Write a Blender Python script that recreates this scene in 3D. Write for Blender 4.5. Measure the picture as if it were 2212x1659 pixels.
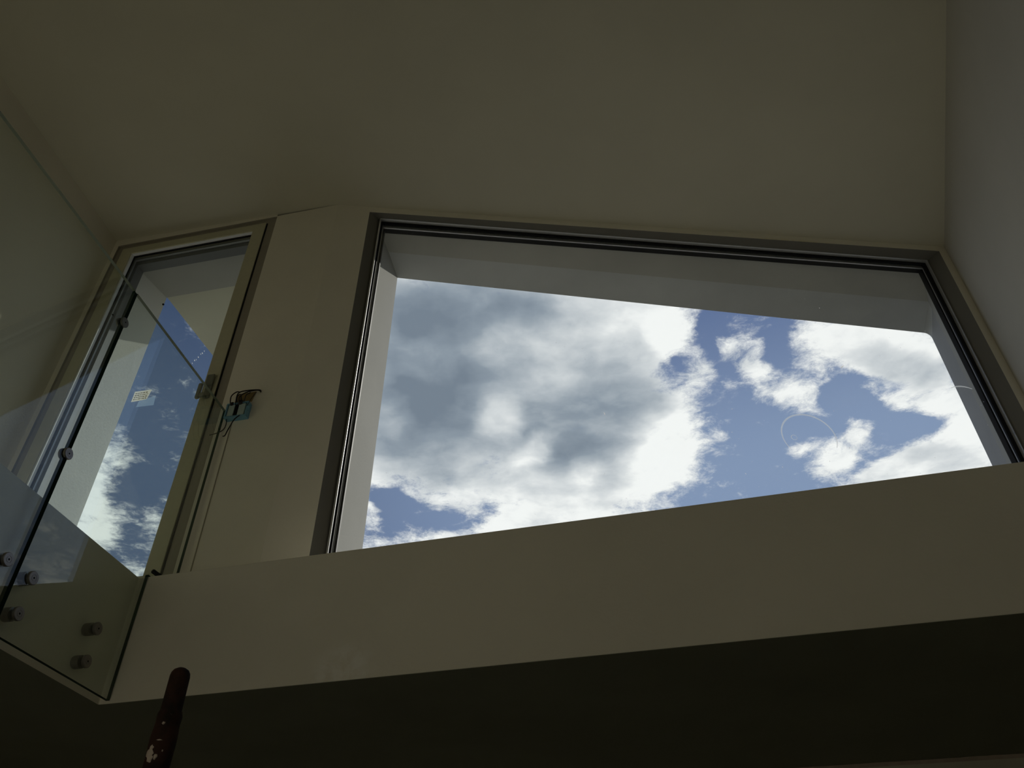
import bpy, bmesh, math, random
from mathutils import Vector, Matrix
random.seed(7)
for _o in list(bpy.data.objects):
    bpy.data.objects.remove(_o)
S = bpy.context.scene
COL = S.collection
R = math.radians
H = 1.45                      # eye height above the lower floor

# ------------------------------------------------------------------ camera
cam = bpy.data.cameras.new('camera')
cam_o = bpy.data.objects.new('camera', cam)
COL.objects.link(cam_o)
cam.sensor_width = 36.0
cam.lens = 1720.64 / 2212 * 36.0
cam.clip_start = 0.02
cam_o.matrix_world = (Matrix.Translation((0, 0, H)) @ Matrix.Rotation(R(90 + 39.955), 4, 'X')
                      @ Matrix.Rotation(R(-0.328), 4, 'Z'))
S.camera = cam_o

# ------------------------------------------------------------------ exposure
S.view_settings.view_transform = 'Standard'
S.view_settings.look = 'None'
S.view_settings.gamma = 1
S.view_settings.exposure = 0.0
S.view_settings.use_curve_mapping = False
S.cycles.use_denoising = True
S.cycles.max_bounces = 14
S.cycles.diffuse_bounces = 8
S.cycles.glossy_bounces = 4
S.cycles.transparent_max_bounces = 24
S.cycles.sample_clamp_indirect = 4.0
S.cycles.caustics_reflective = False

# ------------------------------------------------------------------ sky
# Clouds lie on a level layer overhead: coordinates are direction / height.
# Each row: amount, east, north, radius, radius, turn.
COVER = [
    (1.3, -0.0221, 1.1, 0.4662, 0.3847, 3.136),
    (0.9, 0.1983, 1.4682, 0.3372, 0.2832, 2.521),
    (0.8, 0.1891, 1.0518, 0.2429, 0.1656, 2.49),
    (0.9, 0.2972, 1.3988, 0.3281, 0.1479, 1.406),
    (0.9, -0.2122, 1.464, 0.3165, 0.1829, -1.987),
    (0.9, 0.0466, 1.6214, 0.2598, 0.1803, 2.736),
    (0.6, -0.3442, 1.5968, 0.3273, 0.0644, 1.72),
    (0.5, -0.2829, 1.8307, 0.2165, 0.1021, 2.788),
    (0.45, -0.1127, 1.7501, 0.1721, 0.0896, 2.509),
    (0.7, 0.1411, 1.753, 0.386, 0.1357, 2.856),
    (0.5, -0.2496, 1.1921, 0.369, 0.1076, 1.708),
    (-1.0, -0.2858, 1.6344, 0.101, 0.0637, -1.889),
    (-0.55, -0.1402, 1.7271, 0.1175, 0.0743, 2.865),
    (-0.5, -0.0647, 1.6837, 0.076, 0.0449, 1.609),
    (-0.7, 0.365, 1.0472, 0.0869, 0.041, 1.326),
    (-0.32, 0.3153, 1.1489, 0.0715, 0.0427, 2.511),
    (0.6, 0.4377, 1.1104, 0.1068, 0.0651, -2.321),
    (0.55, 0.5026, 1.1988, 0.1039, 0.0544, -2.239),
    (0.7, 0.5815, 1.2547, 0.0981, 0.0507, -2.545),
    (0.5, 0.359, 1.156, 0.1037, 0.0393, 1.365),
    (0.45, 0.3739, 1.0718, 0.0556, 0.0286, -2.324),
    (1.0, 0.6253, 1.0864, 0.1612, 0.0887, -2.718),
    (1.1, 0.729, 1.1, 0.1948, 0.092, -2.608),
    (0.8, 0.8328, 1.2305, 0.1463, 0.0745, -2.106),
    (0.7, 0.9074, 1.2758, 0.152, 0.068, -2.169),
    (0.55, 0.7207, 1.1867, 0.0997, 0.0532, 1.187),
    (0.45, 0.7716, 1.252, 0.0724, 0.0345, 1.017),
    (0.65, 0.7308, 1.3335, 0.081, 0.0519, 1.284),
    (0.7, 0.7275, 1.4202, 0.1069, 0.0655, 1.504),
    (0.7, 0.7111, 1.4825, 0.0923, 0.0741, 1.579),
    (0.55, 0.6669, 1.4024, 0.0652, 0.0472, -2.672),
    (1.2, 0.9607, 1.4489, 0.2126, 0.1574, 2.849),
    (1.0, 0.8789, 1.531, 0.1859, 0.1137, 2.865),
    (0.6, 0.9901, 1.3554, 0.1488, 0.069, 1.013),
    (-0.7, 0.6947, 1.2587, 0.1184, 0.0495, -2.764),
    (-0.8, 0.8302, 1.3457, 0.1124, 0.0651, -2.911),
    (-0.4, 0.5983, 1.3516, 0.0923, 0.0692, 0.798),
    (-0.35, 0.4986, 1.1109, 0.0679, 0.0373, 1.207),
    (0.55, 0.441, 1.3699, 0.0381, 0.0264, 1.172),
    (0.55, 0.6205, 1.4226, 0.046, 0.033, 0.936),
    (0.5, 0.5721, 1.1716, 0.0828, 0.0574, 0.98),
    (0.7, -0.0261, 1.362, 0.2479, 0.196, 1.595),
    (0.2, -0.6886, 1.1673, 0.0753, 0.0448, 2.108),
    (0.7, -0.9088, 1.4752, 0.2388, 0.0757, 2.117),
    (0.95, -1.0185, 1.695, 0.2434, 0.1066, 2.025),
    (0.32, -0.8879, 1.7413, 0.1945, 0.0751, 2.007),
    (-0.4, -0.9251, 1.5705, 0.1284, 0.0397, 1.981),
    (0.2, -1.0084, 1.9627, 0.1452, 0.069, 2.025),
]
TONE = [
    (0.4, -0.0423, 1.2226, 0.4815, 0.4742, 2.284),
    (0.52, -0.1536, 1.1249, 0.3448, 0.2342, 1.733),
    (0.4, -0.1546, 1.3774, 0.3198, 0.2162, 1.697),
    (0.5, 0.1272, 1.2993, 0.2667, 0.2177, 1.382),
    (0.3, 0.2534, 1.2399, 0.179, 0.1098, 1.375),
    (0.45, -0.1174, 0.979, 0.259, 0.124, 3.132),
    (0.35, 0.1687, 1.4861, 0.2213, 0.1993, -2.737),
    (0.25, -0.2532, 1.2957, 0.3134, 0.1037, 1.706),
    (-0.6, -0.0252, 1.3057, 0.0942, 0.0812, 1.603),
    (-0.42, 0.0435, 1.4221, 0.1145, 0.0548, 2.076),
    (-0.36, 0.1642, 1.4954, 0.0935, 0.0672, 1.42),
    (-0.3, 0.0489, 1.1948, 0.1384, 0.0831, 2.807),
    (0.25, 0.1168, 0.9696, 0.2005, 0.0784, 3.03),
    (-0.45, 0.3423, 1.4696, 0.2764, 0.1217, 1.389),
    (-0.4, 0.2902, 1.0526, 0.1122, 0.0742, 1.296),
    (-0.35, -0.2325, 1.2805, 0.1082, 0.0561, 1.722),
    (0.3, 0.4333, 1.1299, 0.059, 0.0471, 0.742),
    (0.42, 0.7436, 1.1392, 0.1719, 0.0639, -2.805),
    (0.36, 0.9439, 1.4576, 0.1493, 0.0777, -2.96),
]

def lin(r, g, b):
    f = lambda c: (c / 255 / 12.92) if c / 255 <= 0.04045 else ((c / 255 + 0.055) / 1.055) ** 2.4
    return (f(r), f(g), f(b), 1)


class Nodes:
    """small helper around one node tree"""
    def __init__(self, tree):
        self.t = tree
        for n in list(tree.nodes):
            tree.nodes.remove(n)

    def n(self, kind, **kw):
        nd = self.t.nodes.new(kind)
        for k, v in kw.items():
            setattr(nd, k, v)
        return nd

    def put(self, sock, v):
        if hasattr(v, 'is_output'):
            self.t.links.new(v, sock)
        else:
            sock.default_value = v

    def math(self, op, a, b=0.0, c=None, clamp=False):
        nd = self.n('ShaderNodeMath', operation=op, use_clamp=clamp)
        self.put(nd.inputs[0], a)
        self.put(nd.inputs[1], b)
        if c is not None:
            self.put(nd.inputs[2], c)
        return nd.outputs[0]

    def vmath(self, op, a, b):
        nd = self.n('ShaderNodeVectorMath', operation=op)
        self.put(nd.inputs[0], a)
        self.put(nd.inputs[1], b)
        return nd.outputs[0]

    def noise(self, vec, scale, detail=2.0, rough=0.5, lac=2.0, dist=0.0, out=0):
        nd = self.n('ShaderNodeTexNoise')
        self.put(nd.inputs['Vector'], vec)
        nd.inputs['Scale'].default_value = scale
        nd.inputs['Detail'].default_value = detail
        nd.inputs['Roughness'].default_value = rough
        nd.inputs['Lacunarity'].default_value = lac
        nd.inputs['Distortion'].default_value = dist
        return nd.outputs[out]

    def remap(self, v, a, b, c=0.0, d=1.0, smooth=True):
        nd = self.n('ShaderNodeMapRange', interpolation_type='SMOOTHSTEP' if smooth else 'LINEAR')
        self.put(nd.inputs[0], v)
        for i, x in enumerate((a, b, c, d)):
            self.put(nd.inputs[i + 1], x)
        return nd.outputs[0]

    def mix(self, fac, a, b):
        nd = self.n('ShaderNodeMix', data_type='RGBA')
        self.put(nd.inputs[0], fac)
        self.put(nd.inputs[6], a)
        self.put(nd.inputs[7], b)
        return nd.outputs[2]

    def blob(self, vec, x, y, rx, ry, rot):
        mp = self.n('ShaderNodeMapping', vector_type='TEXTURE')
        self.put(mp.inputs[0], vec)
        mp.inputs['Location'].default_value = (x, y, 0)
        mp.inputs['Rotation'].default_value = (0, 0, rot)
        mp.inputs['Scale'].default_value = (rx, ry, 1)
        g = self.n('ShaderNodeTexGradient', gradient_type='SPHERICAL')
        self.put(g.inputs[0], mp.outputs[0])
        return self.remap(g.outputs[0], 0.0, 0.75)

    def blobs(self, vec, table, start=0.0):
        acc = start
        for w, x, y, rx, ry, rot in table:
            acc = self.math('MULTIPLY_ADD', self.blob(vec, x, y, rx, ry, rot), w, acc)
        return acc


world = bpy.data.worlds.new('sky')
S.world = world
world.use_nodes = True
k = Nodes(world.node_tree)
tc = k.n('ShaderNodeTexCoord')
sep = k.n('ShaderNodeSeparateXYZ')
k.put(sep.inputs[0], tc.outputs['Generated'])
z = k.math('MAXIMUM', sep.outputs[2], 0.08)
cmb = k.n('ShaderNodeCombineXYZ')
k.put(cmb.inputs[0], k.math('DIVIDE', sep.outputs[0], z))
k.put(cmb.inputs[1], k.math('DIVIDE', sep.outputs[1], z))
P0 = cmb.outputs[0]
def warp(src, scale, amount, detail=3.0):
    v = k.noise(src, scale, detail, 0.55, out=1)
    v = k.vmath('SUBTRACT', v, (0.5, 0.5, 0.5))
    v = k.vmath('MULTIPLY', v, (amount, amount, 0.0))
    return k.vmath('ADD', src, v)
PW = warp(P0, 7.0, 0.07, 5.0)
PT = warp(P0, 6.0, 0.07, 4.0)
fbm = k.noise(PW, 12.0, 12.0, 0.74, 2.1, 0.15)
fbm_lo = k.noise(P0, 2.6, 3.0, 0.5)
rad = k.n('ShaderNodeVectorMath', operation='LENGTH')
k.put(rad.inputs[0], P0)
# broken cloud everywhere outside the mapped part of the sky
far = k.math('MULTIPLY', k.remap(rad.outputs['Value'], 1.9, 2.6), 0.45)
south = k.math('MULTIPLY', k.remap(k.math('MULTIPLY', sep.outputs[1], -1.0), -0.35, 0.1), 0.55)
dens = k.blobs(PW, COVER, k.math('ADD', far, south))
dens = k.math('MINIMUM', dens, 1.1)
dens = k.math('MULTIPLY_ADD', k.math('SUBTRACT', fbm, 0.5), 2.6, dens)
mask = k.remap(dens, 0.12, 0.86)
tone_v = k.blobs(PT, TONE, 0.0)
tone_v = k.math('MULTIPLY_ADD', k.math('SUBTRACT', k.noise(PT, 8.0, 6.0, 0.55), 0.5), 1.3, tone_v)
ramp = k.n('ShaderNodeValToRGB')
k.put(ramp.inputs[0], k.math('MULTIPLY', tone_v, 0.80))
cr = ramp.color_ramp
cr.elements[0].position = 0.0
cr.elements[0].color = lin(243, 245, 246)
cr.elements[1].position = 1.0
cr.elements[1].color = lin(122, 135, 150)
for pos, colr in ((0.22, lin(224, 228, 231)), (0.48, lin(184, 192, 200)), (0.74, lin(146, 158, 171))):
    e = cr.elements.new(pos)
    e.color = colr
# thin fringes of cloud stay translucent, dense sunlit rims glow brightest
rim = k.math('MULTIPLY', k.remap(dens, 0.6, 1.0), k.remap(tone_v, 0.25, -0.05))
cloud = k.mix(k.math('MULTIPLY', rim, 0.6), ramp.outputs[0], (1.10, 1.11, 1.09, 1))
blue_t = k.remap(sep.outputs[0], -0.45, 0.10, 0.0, 1.0)
blue = k.mix(blue_t, lin(53, 71, 103), lin(92, 112, 154))
haze_t = k.remap(sep.outputs[2], 0.74, 0.53)
blue = k.mix(k.math('MULTIPLY', haze_t, k.remap(sep.outputs[0], -0.4, 0.15, 0.25, 0.9)), blue, lin(140, 160, 192))
skyc = k.mix(mask, blue, cloud)
below = k.remap(sep.outputs[2], 0.0, -0.04)
skyc = k.mix(below, skyc, (0.06, 0.06, 0.05, 1))
bg = k.n('ShaderNodeBackground')
k.put(bg.inputs[0], skyc)
bg.inputs[1].default_value = 1.0
wo = k.n('ShaderNodeOutputWorld')
k.put(wo.inputs[0], bg.outputs[0])
world.cycles.sampling_method = 'MANUAL'
world.cycles.sample_map_resolution = 1024

# ------------------------------------------------------------------ sun
SUN_AZ, SUN_EL = R(30), R(32.2)
sun = bpy.data.lights.new('sun', 'SUN')
sun.energy = 2.75
sun.angle = R(0.6)
sun.color = (1.0, 0.95, 0.86)
sun_o = bpy.data.objects.new('sun', sun)
COL.objects.link(sun_o)
sd = Vector((math.sin(SUN_AZ) * math.cos(SUN_EL), math.cos(SUN_AZ) * math.cos(SUN_EL), math.sin(SUN_EL)))
sun_o.rotation_euler = sd.to_track_quat('Z', 'Y').to_euler()
sun_o.location = sd * 30

# ------------------------------------------------------------------ materials
def material(name, build):
    m = bpy.data.materials.new(name)
    m.use_nodes = True
    kk = Nodes(m.node_tree)
    out = kk.n('ShaderNodeOutputMaterial')
    sh = build(kk, out)
    kk.put(out.inputs[0], sh)
    return m

def pbsdf(kk, col, rough=0.6, metal=0.0, spec=0.4, normal=None):
    b = kk.n('ShaderNodeBsdfPrincipled')
    kk.put(b.inputs['Base Color'], col)
    kk.put(b.inputs['Roughness'], rough)
    b.inputs['Metallic'].default_value = metal
    b.inputs['Specular IOR Level'].default_value = spec
    if normal is not None:
        kk.put(b.inputs['Normal'], normal)
    return b.outputs[0]

def plaster(name, base, var=0.05, bump=0.25, stain=None):
    base = tuple(base)
    def build(kk, out):
        t = kk.n('ShaderNodeTexCoord').outputs['Object']
        blotch = kk.noise(t, 1.6, 5.0, 0.6)
        c0 = tuple(c * (1 - var) for c in base) + (1,)
        c1 = tuple(min(1, c * (1 + var)) for c in base) + (1,)
        col = kk.mix(kk.remap(blotch, 0.3, 0.7), c0, c1)
        if stain:
            for (x, y, zz, r, cc, amt) in stain:
                mp = kk.n('ShaderNodeMapping', vector_type='TEXTURE')
                kk.put(mp.inputs[0], t)
                mp.inputs['Location'].default_value = (x, y, zz)
                mp.inputs['Scale'].default_value = r
                g = kk.n('ShaderNodeTexGradient', gradient_type='SPHERICAL')
                kk.put(g.inputs[0], mp.outputs[0])
                edge = kk.math('MULTIPLY', kk.remap(g.outputs[0], 0.0, 0.6), kk.remap(kk.noise(t, 22, 4, 0.6), 0.3, 0.62))
                col = kk.mix(kk.math('MULTIPLY', edge, amt), col, cc)
        bp = kk.n('ShaderNodeBump')
        bp.inputs['Strength'].default_value = bump
        bp.inputs['Distance'].default_value = 0.004
        kk.put(bp.inputs['Height'], kk.noise(t, 60, 6, 0.65))
        return pbsdf(kk, col, 0.85, spec=0.15, normal=bp.outputs[0])
    return material(name, build)

def plain(name, col, rough=0.5, metal=0.0, spec=0.4, var=0.08, scale=30):
    def build(kk, out):
        t = kk.n('ShaderNodeTexCoord').outputs['Object']
        n = kk.noise(t, scale, 4, 0.6)
        c0 = tuple(c * (1 - var) for c in col) + (1,)
        c1 = tuple(min(1, c * (1 + var)) for c in col) + (1,)
        return pbsdf(kk, kk.mix(n, c0, c1), rough, metal, spec)
    return material(name, build)

def glass(name, tint, r0=0.04, dust=0.0, rmul=1.0):
    def build(kk, out):
        g = kk.n('ShaderNodeNewGeometry')
        dt = kk.n('ShaderNodeVectorMath', operation='DOT_PRODUCT')
        kk.put(dt.inputs[0], g.outputs['Incoming'])
        kk.put(dt.inputs[1], g.outputs['Normal'])
        c = kk.math('ABSOLUTE', dt.outputs['Value'])
        inv = kk.math('SUBTRACT', 1.0, c, clamp=True)
        fr = kk.math('MULTIPLY_ADD', kk.math('POWER', inv, 5.0), (1 - r0) * rmul, r0 * rmul, clamp=True)
        tr = kk.n('ShaderNodeBsdfTransparent')
        tr.inputs[0].default_value = tint
        gl = kk.n('ShaderNodeBsdfGlossy')
        gl.inputs['Roughness'].default_value = 0.0
        gl.inputs[0].default_value = (1, 1, 1, 1)
        mx = kk.n('ShaderNodeMixShader')
        kk.put(mx.inputs[0], fr)
        kk.put(mx.inputs[1], tr.outputs[0])
        kk.put(mx.inputs[2], gl.outputs[0])
        res = mx.outputs[0]
        if dust:
            t = kk.n('ShaderNodeTexCoord').outputs['Object']
            vo = kk.n('ShaderNodeTexVoronoi')
            vo.inputs['Scale'].default_value = 26
            kk.put(vo.inputs['Vector'], kk.vmath('ADD', t, kk.vmath('MULTIPLY', kk.noise(t, 30, 2, out=1), (0.05, 0.05, 0.05))))
            spot = kk.remap(vo.outputs['Distance'], 0.10, 0.03)
            many = kk.remap(kk.noise(t, 1.7, 3, 0.6), 0.50, 0.62)
            pick = kk.n('ShaderNodeSeparateColor')
            kk.put(pick.inputs[0], vo.outputs['Color'])
            spot = kk.math('MULTIPLY', kk.math('MULTIPLY', spot, many), kk.remap(pick.outputs[0], 0.72, 0.86))
            film = kk.math('MULTIPLY', kk.remap(kk.noise(t, 3.5, 5, 0.65), 0.45, 0.75), 0.012)
            amt = kk.math('MULTIPLY_ADD', spot, 0.28, film)
            amt = kk.math('MULTIPLY', amt, dust)
            df = kk.n('ShaderNodeBsdfTranslucent')
            df.inputs[0].default_value = (0.85, 0.85, 0.82, 1)
            dd = kk.n('ShaderNodeBsdfDiffuse')
            dd.inputs[0].default_value = (0.85, 0.85, 0.82, 1)
            both = kk.n('ShaderNodeMixShader')
            both.inputs[0].default_value = 0.5
            kk.put(both.inputs[1], df.outputs[0])
            kk.put(both.inputs[2], dd.outputs[0])
            m2 = kk.n('ShaderNodeMixShader')
            kk.put(m2.inputs[0], amt)
            kk.put(m2.inputs[1], res)
            kk.put(m2.inputs[2], both.outputs[0])
            res = m2.outputs[0]
        return res
    return material(name, build)

M = {}
WALL = (0.84, 0.80, 0.68)
M['wall'] = plaster('wall_plaster', WALL, 0.03, stain=[(1.9, 3.38, 4.08 + H, (0.5, 0.2, 0.06), (0.60, 0.52, 0.22, 1), 0.6)])
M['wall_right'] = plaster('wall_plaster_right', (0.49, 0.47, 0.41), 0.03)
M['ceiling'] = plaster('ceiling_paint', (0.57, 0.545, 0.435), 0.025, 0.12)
M['slab'] = plaster('mezzanine_plaster', (0.86, 0.82, 0.71), 0.03,
                    stain=[(-0.60, 2.82, 1.03 + H, (0.16, 0.12, 0.13), (0.97, 0.95, 0.88, 1), 0.8),
                           (-1.1, 2.93, 1.0 + H, (0.5, 0.12, 0.05), (0.9, 0.85, 0.74, 1), 0.5)])
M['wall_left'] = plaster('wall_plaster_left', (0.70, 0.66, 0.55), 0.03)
M['shaded_soffit'] = plaster('shaded_soffit_plaster', (0.27, 0.285, 0.235), 0.06)  # slab underside, its shade darkened into the colour
M['reveal'] = plaster('shaded_reveal_plaster', (0.175, 0.168, 0.145), 0.04)  # shade of the inner window reveals is painted into this dark tone
M['outside'] = plaster('outside_render', (0.42, 0.42, 0.39), 0.05, 0.3)
M['soffit_out'] = plaster('outside_soffit_render', (0.50, 0.50, 0.46), 0.06, 0.3)
M['soffit_band'] = plaster('outside_band_render', (0.60, 0.62, 0.62), 0.06, 0.3)
M['reveal_band'] = plaster('reveal_band_render', (0.42, 0.43, 0.44), 0.06, 0.3)
M['door_reveal'] = plaster('door_reveal_render', (0.93, 0.93, 0.86), 0.03, 0.3)
M['canopy'] = plaster('canopy_render', (0.74, 0.73, 0.58), 0.05, 0.3)
M['floor'] = plaster('screed_floor', (0.11, 0.105, 0.085), 0.15, 0.4)
M['terrace'] = plaster('terrace_screed', (0.14, 0.135, 0.125), 0.15, 0.4)
M['glass_panel'] = glass('balustrade_glass', (0.935, 0.965, 0.94, 1), 0.045)
M['pane'] = glass('window_glass', (0.975, 0.985, 0.98, 1), 0.04, dust=1.0)
M['door_pane'] = glass('door_glass', (0.90, 0.925, 0.92, 1), 0.04, dust=0.5)
M['alu'] = plain('mill_aluminium', (0.72, 0.73, 0.74), 0.35, 0.6)
M['white_bead'] = plain('white_bead', (0.85, 0.86, 0.88), 0.5)
M['alu_dark'] = plain('grey_aluminium', (0.16, 0.17, 0.18), 0.4, 0.3)
M['gasket'] = plain('black_rubber', (0.006, 0.006, 0.007), 0.6, spec=0.2)
M['frame_dark'] = plain('taupe_frame', (0.34, 0.31, 0.25), 0.6, spec=0.2)
M['sash'] = plain('beige_lacquer', (0.58, 0.56, 0.40), 0.55, spec=0.25)
M['steel'] = plain('brushed_steel', (0.30, 0.285, 0.275), 0.42, 0.8, var=0.1, scale=120)
M['steel_dark'] = plain('dark_steel', (0.17, 0.18, 0.16), 0.45, 0.5)
M['dark'] = plain('black_recess', (0.01, 0.01, 0.01), 0.8, spec=0.1)
M['handle'] = plain('handle_grey', (0.22, 0.23, 0.19), 0.5, 0.2)
M['blue_box'] = plain('blue_plastic', (0.16, 0.34, 0.46), 0.5)
M['socket'] = plain('pale_module', (0.42, 0.52, 0.50), 0.5)
M['cable'] = plain('cable_black', (0.015, 0.012, 0.012), 0.55)
M['cable_brown'] = plain('cable_brown', (0.10, 0.06, 0.05), 0.55)
M['card'] = plain('brown_cardboard', (0.26, 0.19, 0.08), 0.85, spec=0.1, var=0.3, scale=18)
M['ink'] = plain('faded_ink', (0.42, 0.37, 0.26), 0.8)
def film_mat(name, col, a):
    def build(kk, out):
        tr = kk.n('ShaderNodeBsdfTransparent')
        b = kk.n('ShaderNodeMixShader')
        b.inputs[0].default_value = a
        kk.put(b.inputs[1], tr.outputs[0])
        t2 = kk.n('ShaderNodeBsdfTranslucent')
        t2.inputs[0].default_value = col
        d2 = kk.n('ShaderNodeBsdfDiffuse')
        d2.inputs[0].default_value = col
        b2 = kk.n('ShaderNodeMixShader')
        b2.inputs[0].default_value = 0.4
        kk.put(b2.inputs[1], t2.outputs[0])
        kk.put(b2.inputs[2], d2.outputs[0])
        kk.put(b.inputs[2], b2.outputs[0])
        return b.outputs[0]
    return material(name, build)
M['sticker'] = film_mat('sticker_paper', (0.86, 0.83, 0.72, 1), 0.88)
M['tape'] = film_mat('blue_film', (0.45, 0.62, 0.88, 1), 0.5)
M['residue'] = film_mat('dried_water_mark', (0.9, 0.95, 1.0, 1), 0.55)
M['fleck'] = film_mat('white_fleck', (1, 1, 1, 1), 0.85)
def edge_mat(kk, out):
    t = kk.n('ShaderNodeTexCoord').outputs['Object']
    n = kk.noise(t, 9, 3, 0.5)
    return pbsdf(kk, kk.mix(n, (0.008, 0.028, 0.014, 1), (0.014, 0.045, 0.024, 1)), 0.5, spec=0.15)
M['glass_edge'] = material('green_glass_edge', edge_mat)
def edge_light(kk, out):
    return pbsdf(kk, (0.16, 0.19, 0.15, 1), 0.3, spec=0.5)
M['glass_arris'] = material('ground_glass_arris', edge_light)
def rust(kk, out):
    t = kk.n('ShaderNodeTexCoord').outputs['Object']
    a = kk.mix(kk.remap(kk.noise(t, 18, 6, 0.65), 0.35, 0.65), (0.015, 0.009, 0.006, 1), (0.050, 0.021, 0.013, 1))
    sp = kk.n('ShaderNodeSeparateXYZ')
    kk.put(sp.inputs[0], t)
    low = kk.remap(sp.outputs[2], 0.70 + H, 0.45 + H)
    dr = kk.math('MULTIPLY', kk.remap(kk.noise(t, 26, 5, 0.7, dist=0.6), 0.70, 0.76), low)
    col = kk.mix(dr, a, (0.62, 0.50, 0.42, 1))
    bp = kk.n('ShaderNodeBump')
    bp.inputs['Strength'].default_value = 0.5
    bp.inputs['Distance'].default_value = 0.003
    kk.put(bp.inputs['Height'], kk.noise(t, 45, 5, 0.7))
    return pbsdf(kk, col, 0.75, spec=0.25, normal=bp.outputs[0])
M['glass_end'] = plaster('glass_end_line', (0.36, 0.35, 0.26), 0.2)
M['seal'] = plain('dark_green_seal', (0.010, 0.022, 0.014), 0.9, spec=0.0)
M['rust'] = material('rusty_brown_paint', rust)
M['plaster_drop'] = plain('plaster_drop', (0.62, 0.52, 0.44), 0.9, var=0.2)

# ------------------------------------------------------------------ mesh helpers
def dirv(az):
    return Vector((math.sin(az), math.cos(az), 0))

def P3(xy, zz):
    return Vector((xy[0], xy[1], zz + H))

def link(name, bm, mats, parent=None, smooth=False, bevel=0.0):
    bmesh.ops.remove_doubles(bm, verts=bm.verts, dist=1e-5)
    bmesh.ops.recalc_face_normals(bm, faces=bm.faces)
    me = bpy.data.meshes.new(name)
    bm.to_mesh(me)
    bm.free()
    for m in (mats if isinstance(mats, (list, tuple)) else [mats]):
        me.materials.append(m)
    if smooth:
        for p in me.polygons:
            p.use_smooth = True
    o = bpy.data.objects.new(name, me)
    COL.objects.link(o)
    if parent:
        o.parent = parent
    if bevel:
        b = o.modifiers.new('bevel', 'BEVEL')
        b.width = bevel
        b.segments = 2
        b.limit_method = 'ANGLE'
    if smooth:
        e = o.modifiers.new('edges', 'EDGE_SPLIT')
        e.split_angle = R(35)
    return o

def prism(bm, pts, z0, z1, mi=0, edge_mi=None):
    """closed plan polygon pulled up from z0 to z1"""
    lo = [bm.verts.new(P3(p, z0)) for p in pts]
    hi = [bm.verts.new(P3(p, z1)) for p in pts]
    fs = [bm.faces.new(lo[::-1]), bm.faces.new(hi)]
    for i in range(len(pts)):
        j = (i + 1) % len(pts)
        fs.append(bm.faces.new((lo[i], lo[j], hi[j], hi[i])))
    for f in fs:
        f.material_index = mi
    return fs

def quad(bm, a, b, c, d, mi=0):
    f = bm.faces.new([bm.verts.new(v) for v in (a, b, c, d)])
    f.material_index = mi
    return f

def cyl(bm, a, b, r0, r1=None, seg=24, mi=0, caps=True):
    a, b = Vector(a), Vector(b)
    r1 = r0 if r1 is None else r1
    q = (b - a).to_track_quat('Z', 'Y')
    ra, rb = [], []
    for i in range(seg):
        t = 2 * math.pi * i / seg
        v = Vector((math.cos(t), math.sin(t), 0))
        ra.append(bm.verts.new(a + q @ (v * r0)))
        rb.append(bm.verts.new(b + q @ (v * r1)))
    for i in range(seg):
        j = (i + 1) % seg
        bm.faces.new((ra[i], ra[j], rb[j], rb[i])).material_index = mi
    if caps:
        bm.faces.new(ra[::-1]).material_index = mi
        bm.faces.new(rb).material_index = mi

def lathe(bm, a, axis, prof, seg=28, mi=0, wob=None):
    """profile of (distance along the axis, radius)"""
    a = Vector(a)
    q = Vector(axis).to_track_quat('Z', 'Y')
    rings = []
    for d, r in prof:
        ring = []
        for i in range(seg):
            t = 2 * math.pi * i / seg
            rr = r * (wob(d, t) if wob else 1)
            ring.append(bm.verts.new(a + q @ Vector((math.cos(t) * rr, math.sin(t) * rr, d))))
        rings.append(ring)
    for r0, r1 in zip(rings, rings[1:]):
        for i in range(seg):
            j = (i + 1) % seg
            bm.faces.new((r0[i], r0[j], r1[j], r1[i])).material_index = mi
    bm.faces.new(rings[0][::-1]).material_index = mi
    bm.faces.new(rings[-1]).material_index = mi

def tube(bm, pts, r, seg=8):
    """smooth bent wire through the points"""
    pts = [Vector(p) for p in pts]
    out = []
    n = len(pts)
    for i in range(n - 1):
        p0, p1, p2, p3 = pts[max(i - 1, 0)], pts[i], pts[i + 1], pts[min(i + 2, n - 1)]
        for s in range(6):
            t = s / 6
            out.append(0.5 * ((2 * p1) + (p2 - p0) * t + (2 * p0 - 5 * p1 + 4 * p2 - p3) * t * t
                              + (3 * p1 - p0 - 3 * p2 + p3) * t ** 3))
    out.append(pts[-1])
    rings = []
    for i, p in enumerate(out):
        d = (out[min(i + 1, len(out) - 1)] - out[max(i - 1, 0)]).normalized()
        q = d.to_track_quat('Z', 'Y')
        rings.append([bm.verts.new(p + q @ Vector((math.cos(2 * math.pi * j / seg) * r, math.sin(2 * math.pi * j / seg) * r, 0))) for j in range(seg)])
    for a, b in zip(rings, rings[1:]):
        for i in range(seg):
            j = (i + 1) % seg
            bm.faces.new((a[i], a[j], b[j], b[i]))
    bm.faces.new(rings[0][::-1])
    bm.faces.new(rings[-1])

def empty(name, loc):
    o = bpy.data.objects.new(name, None)
    o.empty_display_size = 0.1
    COL.objects.link(o)
    o.location = loc
    return o

def tag(o, label=None, cat=None, group=None, kind=None):
    if label: o['label'] = label
    if cat: o['category'] = cat
    if group: o['group'] = group
    if kind: o['kind'] = kind
    return o

def part(name, bm, mats, root, **kw):
    """a part given in world coordinates, parented to its thing"""
    o = link(name, bm, mats, None, **kw)
    o.parent = root
    o.matrix_parent_inverse = Matrix.Identity(4)
    loc = Vector((0, 0, 0))
    r = root
    while r:
        loc += r.location
        r = r.parent
    o.data.transform(Matrix.Translation(-loc))
    return o

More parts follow.
